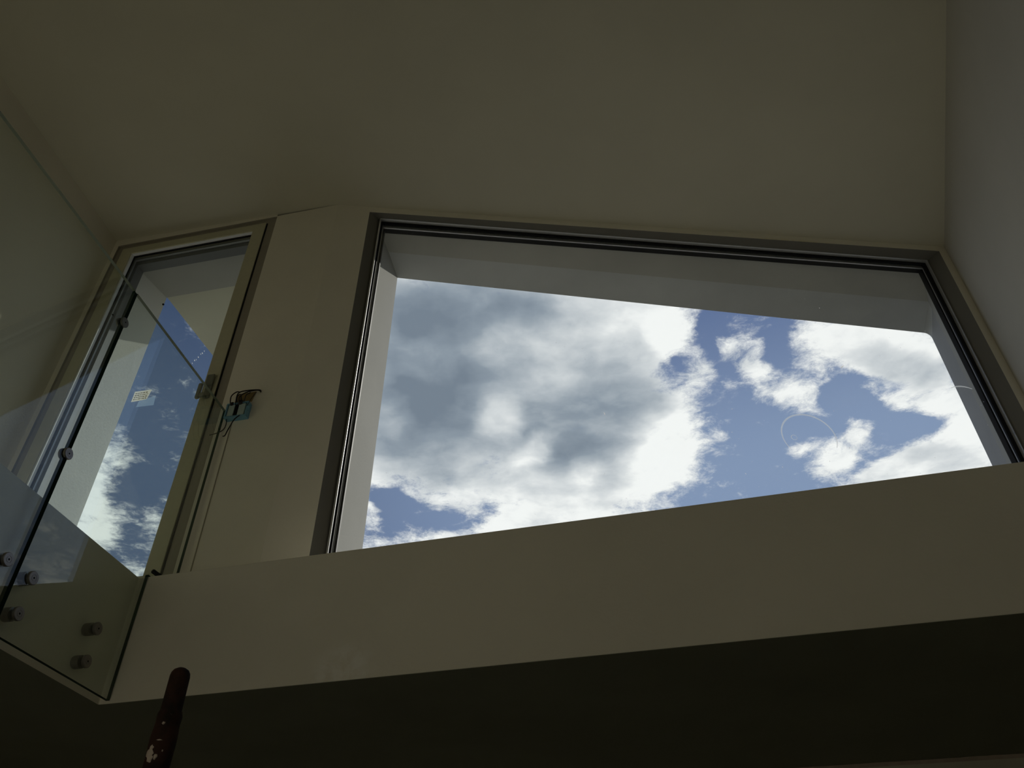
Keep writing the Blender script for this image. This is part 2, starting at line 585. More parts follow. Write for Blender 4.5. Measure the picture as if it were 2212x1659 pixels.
class Plane:
    """upright plane: u runs along it, dep goes outwards (away from the camera)"""
    def __init__(self, org, az):
        self.o = Vector((org[0], org[1], 0))
        self.a = dirv(az)
        n = Vector((self.a.y, -self.a.x, 0))
        self.n = n if n.y > 0 else -n
    def __call__(self, u, zz, dep=0.0):
        return self.o + self.a * u + self.n * dep + Vector((0, 0, zz + H))
    def box(self, bm, u0, u1, z0, z1, d0, d1, mi=0):
        v = [bm.verts.new(self(u, zz, d)) for d in (d0, d1) for zz in (z0, z1) for u in (u0, u1)]
        for f in ((0, 1, 3, 2), (4, 6, 7, 5), (0, 4, 5, 1), (2, 3, 7, 6), (0, 2, 6, 4), (1, 5, 7, 3)):
            bm.faces.new([v[i] for i in f]).material_index = mi
    def ring(self, bm, u0, u1, z0, z1, w, d0, d1, mi=0, wl=None, wr=None, wt=None, wb=None):
        """rectangular frame, members w wide, mitred"""
        wl = w if wl is None else wl
        wr = w if wr is None else wr
        wt = w if wt is None else wt
        wb = w if wb is None else wb
        oc = [(u0, z0), (u1, z0), (u1, z1), (u0, z1)]
        ic = [(u0 + wl, z0 + wb), (u1 - wr, z0 + wb), (u1 - wr, z1 - wt), (u0 + wl, z1 - wt)]
        V = {}
        for nm, cs in (('o', oc), ('i', ic)):
            for d in (0, 1):
                V[nm, d] = [bm.verts.new(self(u, zz, (d0, d1)[d])) for u, zz in cs]
        for i in range(4):
            j = (i + 1) % 4
            for f in ((V['o', 0][i], V['o', 0][j], V['i', 0][j], V['i', 0][i]),
                      (V['o', 1][i], V['i', 1][i], V['i', 1][j], V['o', 1][j]),
                      (V['o', 0][i], V['o', 1][i], V['o', 1][j], V['o', 0][j]),
                      (V['i', 0][i], V['i', 0][j], V['i', 1][j], V['i', 1][i])):
                bm.faces.new(f).material_index = mi

# ------------------------------------------------------------------ measured plan
Z_SOF, Z_SLAB, Z_WIN, Z_DOOR, Z_CEIL = 1.0, 1.5155, 4.1063, 4.150, 4.156
AZ_F, AZ_G, AZ_W, AZ_D = R(104.048), R(10.411), R(84.06), R(-77.934)
F, G, A, D = dirv(AZ_F), dirv(AZ_G), dirv(AZ_W), dirv(AZ_D)
PC = Vector((-1.510, 3.0379, 0))            # glass meets the fascia
SC = PC - F * 0.0448                        # inner corner of the mezzanine edge
W0 = Vector((-0.8215, 3.2557, 0)); W_LEN = 3.6639
O1 = Vector((-0.901, 3.1853, 0)); O2 = Vector((2.872, 3.5372, 0))
E1 = Vector((-0.7888, 3.7503, 0)); E2 = Vector((3.132, 4.3398, 0))
D1 = Vector((-1.5127, 3.251, 0)); D_LEN = 1.1443
D2 = D1 + D * D_LEN
K = Vector((-1.1055, 3.1640, 0))            # wall corner between door and window
RW0 = Vector((2.928, 3.545, 0)); RW1 = Vector((2.256, 1.888, 0)); RW2 = Vector((1.95, 1.15, 0)); RW3 = Vector((2.0, -1.1, 0))
LW0 = D2 + D * 0.035
LW1 = LW0 - G * 4.7
FLOOR = -H

# ------------------------------------------------------------------ structure
# wall_front : wall with the big window
def wall_front():
    bm = bmesh.new()
    W2 = W0 + A * W_LEN
    zb = 1.62
    Kt = K
    R0 = RW0
    def V(p, zz): return P3(p, zz)
    # room face around the opening
    quad(bm, V(Kt, Z_SOF), V(O1, Z_SOF), V(O1, Z_CEIL), V(Kt, Z_CEIL))
    quad(bm, V(O2, Z_SOF), V(R0, Z_SOF), V(R0, Z_CEIL), V(O2, Z_CEIL))
    quad(bm, V(O1, Z_WIN), V(O2, Z_WIN), V(O2, Z_CEIL), V(O1, Z_CEIL))
    quad(bm, V(O1, Z_SOF), V(O2, Z_SOF), V(O2, zb), V(O1, zb))
    # inner reveals
    Wl = W0 - A * 0.022
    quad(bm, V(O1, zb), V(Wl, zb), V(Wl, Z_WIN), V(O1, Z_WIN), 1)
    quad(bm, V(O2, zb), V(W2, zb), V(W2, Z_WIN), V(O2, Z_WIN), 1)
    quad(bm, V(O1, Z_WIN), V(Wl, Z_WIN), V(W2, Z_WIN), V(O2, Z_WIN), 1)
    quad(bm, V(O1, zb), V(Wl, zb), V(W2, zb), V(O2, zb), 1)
    # outer tunnel in two steps
    n = Vector((-A.y, A.x, 0))
    a1, a2 = Wl + n * 0.075, W2 + n * 0.075
    m1 = a1.lerp(E1, 0.45); m2 = W2.lerp(E2, 0.53)
    st = 0.010
    quad(bm, V(Wl, zb), V(a1, zb), V(a1, Z_WIN), V(Wl, Z_WIN), 2)
    quad(bm, V(W2, zb), V(a2, zb), V(a2, Z_WIN), V(W2, Z_WIN), 2)
    quad(bm, V(Wl, Z_WIN), V(a1, Z_WIN), V(a2, Z_WIN), V(W2, Z_WIN), 2)
    quad(bm, V(a1, zb), V(E1, zb), V(E1, Z_WIN), V(a1, Z_WIN), 2)
    quad(bm, V(a1, Z_WIN), V(E1, Z_WIN), V(E1, Z_WIN + 0.03), V(a1, Z_WIN + 0.03), 2)
    quad(bm, V(a1, Z_WIN), V(m1, Z_WIN), V(m2, Z_WIN), V(a2, Z_WIN), 3)
    quad(bm, V(a2, zb), V(m2, zb), V(m2, Z_WIN), V(a2, Z_WIN), 2)
    s2 = m2 + A * st
    quad(bm, V(m2, zb), V(s2, zb), V(s2, Z_WIN), V(m2, Z_WIN), 2)
    quad(bm, V(m1, Z_WIN), V(m2, Z_WIN), V(m2, Z_WIN + st), V(m1, Z_WIN + st), 2)
    # rounded outer corner at the top right
    rr = 0.05
    de = (E2 - E1).normalized()
    ea = E2 - de * rr
    quad(bm, V(m1, Z_WIN + st), V(s2, Z_WIN + st), V(ea, Z_WIN), V(E1, Z_WIN), 4)
    prev_e, prev_s, pz = ea, s2, Z_WIN
    steps = 6
    for i in range(1, steps + 1):
        t = i / steps * math.pi / 2
        pe = ea + de * (rr * math.sin(t))
        zz = Z_WIN - rr * (1 - math.cos(t))
        quad(bm, V(prev_e, pz), V(pe, zz), V(s2, Z_WIN - rr * (1 - math.cos(t)) if i < steps else zz), V(s2, Z_WIN + st if i == 1 else pz), 4)
        prev_e, pz = pe, zz
    quad(bm, V(s2, zb), V(E2, zb), V(E2, pz), V(s2, pz), 5)
    quad(bm, V(Wl, zb), V(W2, zb), V(E2, zb), V(E1, zb), 2)
    # outside face
    up = 4.9
    L = E1 - de * 0.62
    Rr = E2 + de * 1.2
    quad(bm, V(L, Z_SOF), V(E1, Z_SOF), V(E1, up), V(L, up), 2)
    quad(bm, V(E2, Z_SOF), V(Rr, Z_SOF), V(Rr, up), V(E2, up), 2)
    top = [V(E1, Z_WIN), V(ea, Z_WIN)]
    for i in range(1, steps + 1):
        t = i / steps * math.pi / 2
        top.append(V(ea + de * (rr * math.sin(t)), Z_WIN - rr * (1 - math.cos(t))))
    f = bm.faces.new([bm.verts.new(v) for v in top + [V(E2, up), V(E1, up)]])
    f.material_index = 2
    quad(bm, V(E1, Z_SOF), V(E2, Z_SOF), V(E2, zb), V(E1, zb), 2)
    bmesh.ops.remove_doubles(bm, verts=bm.verts, dist=1e-4)
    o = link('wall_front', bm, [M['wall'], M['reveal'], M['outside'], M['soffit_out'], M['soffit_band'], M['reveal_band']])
    tag(o, kind='structure')
wall_front()

DW = Plane(D1, AZ_D)
DR_OUT = Vector((-2.471, 3.969, 0))          # outer end of the door's left reveal
def wall_door():
    bm = bmesh.new()
    def V(p, zz): return P3(p, zz)
    zb = Z_SLAB
    quad(bm, V(K, Z_SOF), V(D1, Z_SOF), V(D1, Z_CEIL), V(K, Z_CEIL))
    quad(bm, V(D2, Z_SOF), V(LW0, Z_SOF), V(LW0, Z_CEIL + 0.07), V(D2, Z_CEIL + 0.06))
    quad(bm, V(D1, Z_DOOR), V(D2, Z_DOOR), V(D2, Z_CEIL + 0.06), V(D1, Z_CEIL + 0.02))
    quad(bm, V(D1, Z_SOF), V(D2, Z_SOF), V(D2, zb), V(D1, zb))
    q1, q2 = D1 + DW.n * 0.10, D2 + DW.n * 0.10
    for a, b in ((D1, q1), (D2, q2)):
        quad(bm, V(a, zb), V(b, zb), V(b, Z_DOOR), V(a, Z_DOOR), 1)
    quad(bm, V(D1, Z_DOOR), V(D2, Z_DOOR), V(q2, Z_DOOR), V(q1, Z_DOOR), 1)
    # outer reveals
    ol = DR_OUT
    orr = DR_OUT - D * 1.30
    quad(bm, V(q2, zb), V(ol, zb), V(ol, Z_DOOR), V(q2, Z_DOOR), 4)
    quad(bm, V(q1, zb), V(orr, zb), V(orr, Z_DOOR), V(q1, Z_DOOR), 2)
    quad(bm, V(q1, Z_DOOR), V(q2, Z_DOOR), V(ol, Z_DOOR), V(orr, Z_DOOR), 3)
    quad(bm, V(D1, zb), V(D2, zb), V(ol, zb), V(orr, zb), 1)
    # outside face
    up = 4.9
    far = DR_OUT + D * 2.2
    near = DR_OUT - D * 1.15
    quad(bm, V(ol, Z_SOF), V(far, Z_SOF), V(far, up), V(ol, up), 2)
    o = link('wall_front_left', bm, [M['wall'], M['frame_dark'], M['outside'], M['soffit_out'], M['door_reveal']])
    tag(o, kind='structure')
wall_door()

def slab_wall(name, a, b, z0, z1, mat, thick=0.2, side=1):
    d = (b - a).normalized()
    n = Vector((d.y, -d.x, 0)) * side * thick
    bm = bmesh.new()
    prism(bm, [a, b, b + n, a + n], z0, z1)
    return tag(link(name, bm, mat), kind='structure')

# left wall (gallery side), right wall with its bend, back wall, lower wall
bm = bmesh.new()
for a_, b_, z0_, z1_ in ((LW0, LW1, Z_SOF, Z_CEIL + 0.3), (LW0 + G * 1.5, LW1, FLOOR, Z_SOF)):
    n_ = Vector((-G.y, G.x, 0)) * 0.2
    prism(bm, [a_, b_, b_ + n_, a_ + n_], z0_, z1_)
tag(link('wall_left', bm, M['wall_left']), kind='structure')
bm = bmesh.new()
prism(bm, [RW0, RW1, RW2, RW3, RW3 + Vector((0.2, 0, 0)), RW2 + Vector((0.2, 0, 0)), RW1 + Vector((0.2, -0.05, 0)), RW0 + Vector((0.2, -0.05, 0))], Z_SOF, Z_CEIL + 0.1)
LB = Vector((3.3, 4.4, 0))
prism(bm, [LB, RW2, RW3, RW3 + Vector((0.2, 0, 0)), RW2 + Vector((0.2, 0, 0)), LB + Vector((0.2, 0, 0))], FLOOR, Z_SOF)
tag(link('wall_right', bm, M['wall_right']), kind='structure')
slab_wall('wall_back', LW1 + Vector((-0.2, 0, 0)), RW3 + Vector((0.3, 0, 0)), FLOOR, Z_CEIL + 0.3, M['wall'], 0.2, 1)
bm = bmesh.new()
b0 = Vector((1.306, 3.975, 0)); bd = (Vector((2.257, 3.762, 0)) - b0).normalized()
la, lb = b0 - bd * 4.2, b0 + bd * 2.2
nn = Vector((-bd.y, bd.x, 0)) * 0.2
N = 60
for i in range(N):                                        # rough, hand-trowelled top edge
    p, q_ = la.lerp(lb, i / N), la.lerp(lb, (i + 1) / N)
    quad(bm, P3(p, FLOOR), P3(q_, FLOOR), P3(q_, Z_SOF), P3(p, Z_SOF))
tag(link('wall_lower', bm, M['wall']), kind='structure')
bm = bmesh.new()
random.seed(3)
cur = []
for i in range(241):
    t = i / 240
    cur.append((la.lerp(lb, t), 0.006 + 0.008 * random.random() * (0.4 + 0.6 * math.sin(i * 0.21) ** 2)))
for (p, w), (q_, w2) in zip(cur, cur[1:]):
    a0, a1 = p - nn.normalized() * w, q_ - nn.normalized() * w2
    quad(bm, P3(a0, Z_SOF - 0.001), P3(a1, Z_SOF - 0.001), P3(q_, Z_SOF - 0.016), P3(p, Z_SOF - 0.016))
tag(link('trim_1', bm, M['plaster_drop']), kind='structure')

# lower floor
bm = bmesh.new()
prism(bm, [Vector((-5.0, -5.6, 0)), Vector((3.9, -5.6, 0)), Vector((3.9, 6.2, 0)), Vector((-5.0, 6.2, 0))], FLOOR - 0.2, FLOOR)
tag(link('floor', bm, M['floor']), kind='structure')

# mezzanine slab: strip across the front, gallery on the left
bm = bmesh.new()
gal_end = SC - G * 4.1
fr = SC + F * 4.3
pts = [SC, fr, Vector((3.6, 3.62, 0)), Vector((3.6, 4.5, 0)), Vector((-2.9, 5.3, 0)), LW0 + G * 1.5 - D * 0.02, LW1, LW1 + (gal_end - LW1).normalized() * 0.01, gal_end]
pts = [SC, fr, Vector((3.05, 3.62, 0)), lb - nn * 0 + Vector((0, 0.02, 0)), la + Vector((0, 0.02, 0)), LW0 + G * 1.5, LW1, gal_end]
fs = prism(bm, pts, Z_SOF, Z_SLAB)
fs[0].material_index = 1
tag(link('floor_mezzanine', bm, [M['slab'], M['shaded_soffit']], bevel=0.004), kind='structure')

# ceiling: flat part plus a leaf that tilts along the crease
bm = bmesh.new()
CR = Vector((-0.4206, -0.9072, 0))                       # crease direction, level
cr_end = K + Vector((0.5612, -1.11, 0)) * 7.0
tilt = 0.055
left_far = LW0 + D * 0.4
z_l = Z_CEIL + tilt
def cz(p):                                               # height of the tilted leaf
    e = (cr_end - K).normalized()
    n = Vector((e.y, -e.x, 0))
    d0 = abs((LW0 - K).dot(n))
    return Z_CEIL + tilt * abs((p - K).dot(n)) / d0
L1 = LW1 - D * 0.0 + D * 0.3
quad(bm, P3(K + Vector((0, 0.02, 0)), Z_CEIL), P3(left_far, cz(left_far)), P3(L1, cz(L1)), P3(cr_end, Z_CEIL))
rt = RW0 + Vector((0.3, 0.05, 0))
rb = RW3 + Vector((0.6, -0.8, 0))
f = bm.faces.new([bm.verts.new(v) for v in (P3(K + Vector((0, 0.02, 0)), Z_CEIL), P3(cr_end, Z_CEIL), P3(rb, Z_CEIL), P3(rt, Z_CEIL))])
# roof body above, so that no daylight leaks in
hi = 0.5
prism(bm, [Vector((-5.5, -8.0, 0)), Vector((5.2, -8.0, 0)), Vector((5.2, 3.6, 0)), RW0 + Vector((0.2, 0.10, 0)), K + Vector((0, 0.25, 0)), D2 + D * 0.4 + DW.n * 0.2, Vector((-5.5, 4.1, 0))], Z_CEIL + hi, Z_CEIL + hi + 0.2)
tag(link('ceiling', bm, M['ceiling']), kind='structure')
# roof body over the outer reveals
bm = bmesh.new()
de = (E2 - E1).normalized()
prism(bm, [K - Vector((0.1, 0.1, 0)), RW0 + Vector((0.4, -0.1, 0)), E2 + de * 1.2 + Vector((0, 0.0, 0)), E1 - de * 0.62], Z_CEIL + 0.05, 4.9)
prism(bm, [K + Vector((0.1, -0.1, 0)), D2 + D * 1.2 - DW.n * 0.1, DR_OUT + D * 2.2, DR_OUT - D * 1.3], Z_CEIL + 0.12, 4.9)
tag(link('roof', bm, M['outside']), kind='structure')

# canopy outside, above the glazed door
bm = bmesh.new()
c0 = DR_OUT
cd = (Vector((-2.323, 4.600, 0)) - DR_OUT).normalized()
c1 = c0 + cd * 0.70
c2 = c1 - D * 1.15
c3 = c0 - D * 1.20
prism(bm, [c0 - cd * 0.0, c1, c2, c3], Z_DOOR + 0.006, Z_DOOR + 0.22)
tag(link('canopy', bm, M['canopy']), kind='structure')
# flat roof terrace outside
bm = bmesh.new()
prism(bm, [la + Vector((-3, 0.0, 0)), lb + Vector((3, 0.4, 0)), Vector((8, 12, 0)), Vector((-8, 12, 0))], Z_SOF + 0.02, Z_SLAB - 0.06)
tag(link('terrace', bm, M['terrace']), kind='structure')

# ------------------------------------------------------------------ window_1
win = tag(empty('window_1', P3(W0, 1.62)), kind='structure')
WP = Plane(W0, AZ_W)
zb = 1.62
zt = Z_WIN
bm = bmesh.new()
WP.ring(bm, -0.022, W_LEN, zb, zt, 0.010, -0.020, 0.004, wl=0.008, wr=0.004, wt=0.004)
part('glazing_bead', bm, M['alu'], win)
bm = bmesh.new()
WP.ring(bm, -0.014, W_LEN - 0.004, zb, zt - 0.004, 0.02, 0.004, 0.015, wl=0.010, wr=0.026, wt=0.020)
part('gasket', bm, M['gasket'], win)
bm = bmesh.new()
WP.ring(bm, -0.014, W_LEN - 0.004, zb, zt - 0.004, 0.02, 0.025, 0.033, wl=0.0150, wr=0.018, wt=0.034)
part('spacer', bm, M['alu'], win)
bm = bmesh.new()
WP.ring(bm, -0.022, W_LEN, zb, zt, 0.026, 0.036, 0.07, wl=0.034, wr=0.030, wt=0.038)
part('window_frame', bm, M['gasket'], win)
bm = bmesh.new()
WP.box(bm, -0.008, W_LEN - 0.006, zb, zt - 0.006, 0.016, 0.024)
part('pane', bm, M['pane'], win)
bm = bmesh.new()
def arc(bm, pl, uc, zc_, r, a0, a1, w, dep, n=40, sq=1.0):
    pr = None
    for i in range(n + 1):
        t = R(a0 + (a1 - a0) * i / n)
        ww = w * (0.45 + 0.55 * math.sin(math.pi * i / n))
        cur = [bm.verts.new(pl(uc + math.cos(t) * (r + s * ww), zc_ + math.sin(t) * (r + s * ww) * sq, dep)) for s in (-0.5, 0.5)]
        if pr:
            bm.faces.new((pr[0], cur[0], cur[1], pr[1]))
        pr = cur
arc(bm, WP, 2.458, 2.565, 0.153, -25, 215, 0.011, 0.0150)
arc(bm, WP, 2.37, 2.555, 0.016, 0, 360, 0.004, 0.0150, 20)
part('suction_mark', bm, M['residue'], win)
bm = bmesh.new()
arc(bm, WP, 3.50, 2.86, 0.145, 64, 118, 0.010, 0.0150)
part('suction_mark', bm, M['residue'], win)
def fleck(bm, pl, u, zz, du, dz, w, dep):
    t = Vector((du, dz)).normalized()
    nx, nz = -t.y * w, t.x * w
    vs = [pl(u - du, zz - dz, dep), pl(u + nx, zz + nz, dep), pl(u + du, zz + dz, dep), pl(u - nx, zz - nz, dep)]
    bm.faces.new([bm.verts.new(v) for v in vs])
bm = bmesh.new()
fleck(bm, WP, 2.795, 3.10, 0.017, 0.016, 0.004, 0.0150)
fleck(bm, WP, 1.330, 2.642, 0.003, -0.012, 0.003, 0.0150)
random.seed(11)
for i in range(46):
    u, zz = random.uniform(1.9, 3.6), random.uniform(2.0, 2.9)
    if i > 26:
        u, zz = random.uniform(2.2, 3.6), random.uniform(3.0, 3.75)
    s = random.uniform(0.0015, 0.005)
    a = random.uniform(0, 3.1)
    fleck(bm, WP, u, zz, s * math.cos(a), s * math.sin(a), s * 0.45, 0.0150)
o = part('white_fleck', bm, M['fleck'], win)
o['kind'] = 'stuff'

# ------------------------------------------------------------------ door_1 (glazed door left of the wall corner)
door = tag(empty('door_1', P3(D1, Z_SLAB)), kind='structure')
zd = Z_DOOR - 0.001
zb = Z_SLAB
bm = bmesh.new()
DW.ring(bm, 0.002, D_LEN - 0.002, zb, zd, 0.06, 0.012, 0.085, wl=0.062, wr=0.040, wt=0.036, wb=0.03)
part('door_frame', bm, M['frame_dark'], door)
bm = bmesh.new()
DW.ring(bm, 0.070, D_LEN - 0.044, zb + 0.035, zd - 0.038, 0.07, 0.002, 0.062, wl=0.083, wr=0.078, wt=0.062, wb=0.09)
part('sash', bm, M['sash'], door, bevel=0.003)
# dark strip as the gap's shadow, between frame and sash on the lock side
bm = bmesh.new()
DW.box(bm, 0.062, 0.072, zb + 0.03, zd - 0.045, 0.008, 0.05)
part('gap_shadow', bm, M['gasket'], door)
su0, su1, sz0, sz1 = 0.153, D_LEN - 0.122, zb + 0.125, zd - 0.100
bm = bmesh.new()
DW.ring(bm, su0, su1, sz0, sz1, 0.01, 0.030, 0.040, wl=0.004, wr=0.010, wt=0.010)
part('gasket', bm, M['gasket'], door)
bm = bmesh.new()
DW.ring(bm, su0, su1, sz0, sz1, 0.006, 0.010, 0.030, wl=0.001, wr=0.009, wt=0.001, wb=0.006)
part('glazing_bead', bm, M['white_bead'], door)
bm = bmesh.new()
DW.ring(bm, su0 - 0.02, su1 + 0.012, sz0 - 0.02, sz1 + 0.012, 0.03, 0.052, 0.066, wl=0.02, wr=0.022, wt=0.030)
part('spacer', bm, M['alu'], door)
bm = bmesh.new()
DW.ring(bm, su0 - 0.03, su1 + 0.035, sz0 - 0.03, sz1 + 0.035, 0.05, 0.070, 0.135, wl=0.04, wr=0.062, wt=0.085)
part('outer_frame', bm, M['alu_dark'], door)
bm = bmesh.new()
DW.box(bm, su0 - 0.01, su1 + 0.01, sz0 - 0.01, sz1 + 0.01, 0.042, 0.050)
part('pane', bm, M['door_pane'], door)
# lever handle on its long plate
bm = bmesh.new()
DW.box(bm, 0.092, 0.128, 2.655, 2.805, -0.010, 0.003)
DW.box(bm, 0.088, 0.132, 2.735, 2.810, -0.018, -0.008)
hp = part('handle', bm, M['handle'], door, bevel=0.004)
bm = bmesh.new()
cyl(bm, DW(0.112, 2.660, -0.008), DW(0.112, 2.660, -0.040), 0.010, seg=16)
DW.box(bm, 0.104, 0.146, 2.640, 2.668, -0.040, -0.026)
DW.box(bm, 0.128, 0.150, 2.632, 2.735, -0.042, -0.026)
lv = part('lever', bm, M['handle'], hp, bevel=0.005)
lv.parent = hp
lv.matrix_parent_inverse = Matrix.Identity(4)
# sticker with faded print, strip of blue film, marks on the pane
bm = bmesh.new()
v = [DW(0.6070, 2.822, 0.0405), DW(0.5020, 2.820, 0.0405), DW(0.5130, 2.752, 0.0405), DW(0.6070, 2.748, 0.0405)]
bm.faces.new([bm.verts.new(x) for x in v])
st_ = part('sticker', bm, M['sticker'], door)
bm = bmesh.new()
for r_ in range(4):
    zz = 2.808 - r_ * 0.014
    u = 0.598
    while u > 0.520:
        w = random.uniform(0.004, 0.014)
        quad(bm, DW(u, zz, 0.0398), DW(u - w, zz, 0.0398), DW(u - w, zz - 0.006, 0.0398), DW(u, zz - 0.006, 0.0398))
        u -= w + 0.004
o = part('faded_print', bm, M['ink'], st_)
bm = bmesh.new()
v = [DW(0.560, 2.746, 0.0410), DW(0.463, 2.772, 0.0410), DW(0.456, 2.702, 0.0410), DW(0.563, 2.706, 0.0410)]
bm.faces.new([bm.verts.new(x) for x in v])
part('blue_tape', bm, M['tape'], door)
bm = bmesh.new()
cyl(bm, DW(0.645, 3.520, 0.034), DW(0.645, 3.520, 0.041), 0.006, seg=14)
part('plug', bm, M['dark'], door)
bm = bmesh.new()
cyl(bm, DW(0.985, 3.505, 0.034), DW(0.985, 3.505, 0.041), 0.005, seg=14)
part('plug', bm, M['dark'], door)
bm = bmesh.new()
for i in range(7):
    t = i / 6
    fleck(bm, DW, 0.30 - 0.052 * t, 2.975 + 0.085 * t + 0.006 * math.sin(i * 2), 0.004, 0.008, 0.0016 + 0.0014 * (i % 2), 0.0405)
o = part('scratch', bm, M['fleck'], door)

# ------------------------------------------------------------------ glass balustrade
GN = Vector((G.y, -G.x, 0))                  # towards the void
TH = 0.014
ZG0, ZG1 = 1.0102, 2.5365
def gpt(s, off=0.0):
    return PC + G * s + GN * off
def glass_panel(name, outline, root):
    """outline of (s, z) corners; faces of glass, polished green edges"""
    bm = bmesh.new()
    fr_ = [bm.verts.new(P3(gpt(s), zz)) for s, zz in outline]
    bk = [bm.verts.new(P3(gpt(s, -TH), zz)) for s, zz in outline]
    bm.faces.new(fr_).material_index = 0
    bm.faces.new(bk[::-1]).material_index = 0
    n = len(outline)
    for i in range(n):
        j = (i + 1) % n
        f_ = bm.faces.new((fr_[i], fr_[j], bk[j], bk[i]))
        horiz_top = outline[i][1] > 2.4 and outline[j][1] > 2.4
        f_.material_index = 2 if horiz_top else 1
    return part(name, bm, [M['glass_panel'], M['glass_edge'], M['glass_arris']], root)

SJ = -0.6563
gap = 0.009
panels = []
pa = empty('glass_balustrade', P3(gpt(-0.33), ZG0))
tag(pa, 'clear glass balustrade panel reaching the wall corner, notched around the mezzanine edge', 'glass panel', 'side-mounted glass balustrade panels')
glass_panel('glass_sheet', [(SJ + gap, ZG0), (-0.004, ZG0), (-0.004, Z_SLAB + 0.006), (0.1940, Z_SLAB + 0.006), (0.1940, ZG1), (SJ + gap, ZG1)], pa)
pb = empty('glass_balustrade', P3(gpt(-1.1), ZG0))
tag(pb, 'clear glass balustrade panel cut off by the left edge of the photo', 'glass panel', 'side-mounted glass balustrade panels')
S2 = -1.5424
glass_panel('glass_sheet', [(S2, ZG0), (SJ - gap, ZG0), (SJ - gap, ZG1), (S2, ZG1)], pb)

bm = bmesh.new()
prism(bm, [gpt(SJ - gap + 0.001, -0.001), gpt(SJ + gap - 0.001, -0.001), gpt(SJ + gap - 0.001, -TH + 0.001), gpt(SJ - gap + 0.001, -TH + 0.001)], ZG0, ZG1 - 0.004)
part('joint_seal', bm, M['seal'], pa)

def standoff(s, zz, root):
    bm = bmesh.new()
    c = P3(gpt(s), zz)
    lathe(bm, c - GN * 0.0448, GN, [(0.0, 0.0225), (0.002, 0.0235), (0.0295, 0.0235), (0.0306, 0.0215)], mi=0)
    o = part('standoff', bm, M['steel'], root, smooth=True)
    bm = bmesh.new()
    lathe(bm, c, GN, [(0.0, 0.0235), (0.0075, 0.0235), (0.0095, 0.0215), (0.0096, 0.0115), (0.0088, 0.0112), (0.0088, 0.0102), (0.0096, 0.0100), (0.0097, 0.001)])
    cp = part('cap', bm, M['steel'], o, smooth=True)
    bm = bmesh.new()
    cyl(bm, c + GN * 0.0092, c + GN * 0.0102, 0.0036, seg=6)
    kx = part('hex_socket', bm, M['dark'], o)
    return o
def fix_chain(o):
    pass
for s, zz in ((-0.586, 1.224), (-0.585, 1.099), (-0.200, 1.208), (-0.198, 1.086)):
    standoff(s, zz, pa)
for s, zz in ((-0.715, 1.227), (-0.715, 1.101), (-1.45, 1.227), (-1.45, 1.101)):
    standoff(s, zz, pb)

def clamp(zz, label):
    c = P3(gpt(SJ), zz)
    r_ = empty('glass_clamp', c)
    tag(r_, label, 'glass clamp', 'round clamps joining the glass panels')
    for side in (1, -1):
        bm = bmesh.new()
        base = c if side > 0 else c - GN * TH
        lathe(bm, base, GN * side, [(0.0, 0.0225), (0.0065, 0.0225), (0.0085, 0.0205), (0.0086, 0.011), (0.0080, 0.0106), (0.0086, 0.0100), (0.0087, 0.001)])
        dsc = part('disc', bm, M['steel'] if zz < 2 else M['steel_dark'], r_, smooth=True)
        if side > 0:
            bm = bmesh.new()
            cyl(bm, c + GN * 0.0084, c + GN * 0.0093, 0.0034, seg=6)
            part('hex_socket', bm, M['dark'], dsc)
    bm = bmesh.new()
    cyl(bm, c - GN * TH, c, 0.0055, seg=12)
    part('bolt', bm, M['steel'], r_)
clamp(1.683, 'lower round steel clamp on the joint between the glass panels')
clamp(2.352, 'upper round steel clamp near the top of the joint between the glass panels')

# ------------------------------------------------------------------ electrical box on the wall
def KW(u, zz, dep=0.0):                      # u runs to the right from the door's right edge
    return DW(-u, zz, dep)
jb = empty('electrical_box', KW(0.10, 2.48))
tag(jb, 'small blue electrical box with loose dark wires on the wall between door and window', 'electrical box')
class Neg(Plane):
    def __init__(self, p):
        self.o, self.a, self.n = p.o, -p.a, p.n
NP = Neg(DW)
bm = bmesh.new()
def slanted(bm, c00, c10, c11, c01, d0, d1, mi=0):
    a = [bm.verts.new(NP(u, zz, d0)) for u, zz in (c00, c10, c11, c01)]
    b = [bm.verts.new(NP(u, zz, d1)) for u, zz in (c00, c10, c11, c01)]
    bm.faces.new(a[::-1]).material_index = mi
    bm.faces.new(b).material_index = mi
    for i in range(4):
        j = (i + 1) % 4
        bm.faces.new((a[i], a[j], b[j], b[i])).material_index = mi
# box lip (four sides) and back
for (u0, u1, z0, z1) in ((0.054, 0.175, 2.470, 2.478), (0.054, 0.175, 2.556, 2.564), (0.054, 0.062, 2.478, 2.556), (0.167, 0.175, 2.478, 2.556)):
    NP.box(bm, u0, u1, z0, z1, -0.035, 0.02)
NP.box(bm, 0.054, 0.175, 2.470, 2.564, -0.004, 0.0)
for (u0, u1) in ((0.175, 0.186),):
    NP.box(bm, u0, u1, 2.505, 2.530, -0.035, -0.030)
part('back_box', bm, M['blue_box'], jb, bevel=0.002)
for u0, u1 in ((0.065, 0.099), (0.122, 0.160)):
    bm = bmesh.new()
    NP.box(bm, u0, u1, 2.480, 2.554, -0.032, -0.006)
    part('module', bm, M['socket'], jb, bevel=0.003)
bm = bmesh.new()
NP.box(bm, 0.099, 0.121, 2.482, 2.552, -0.028, -0.004)
part('recess', bm, M['dark'], jb)
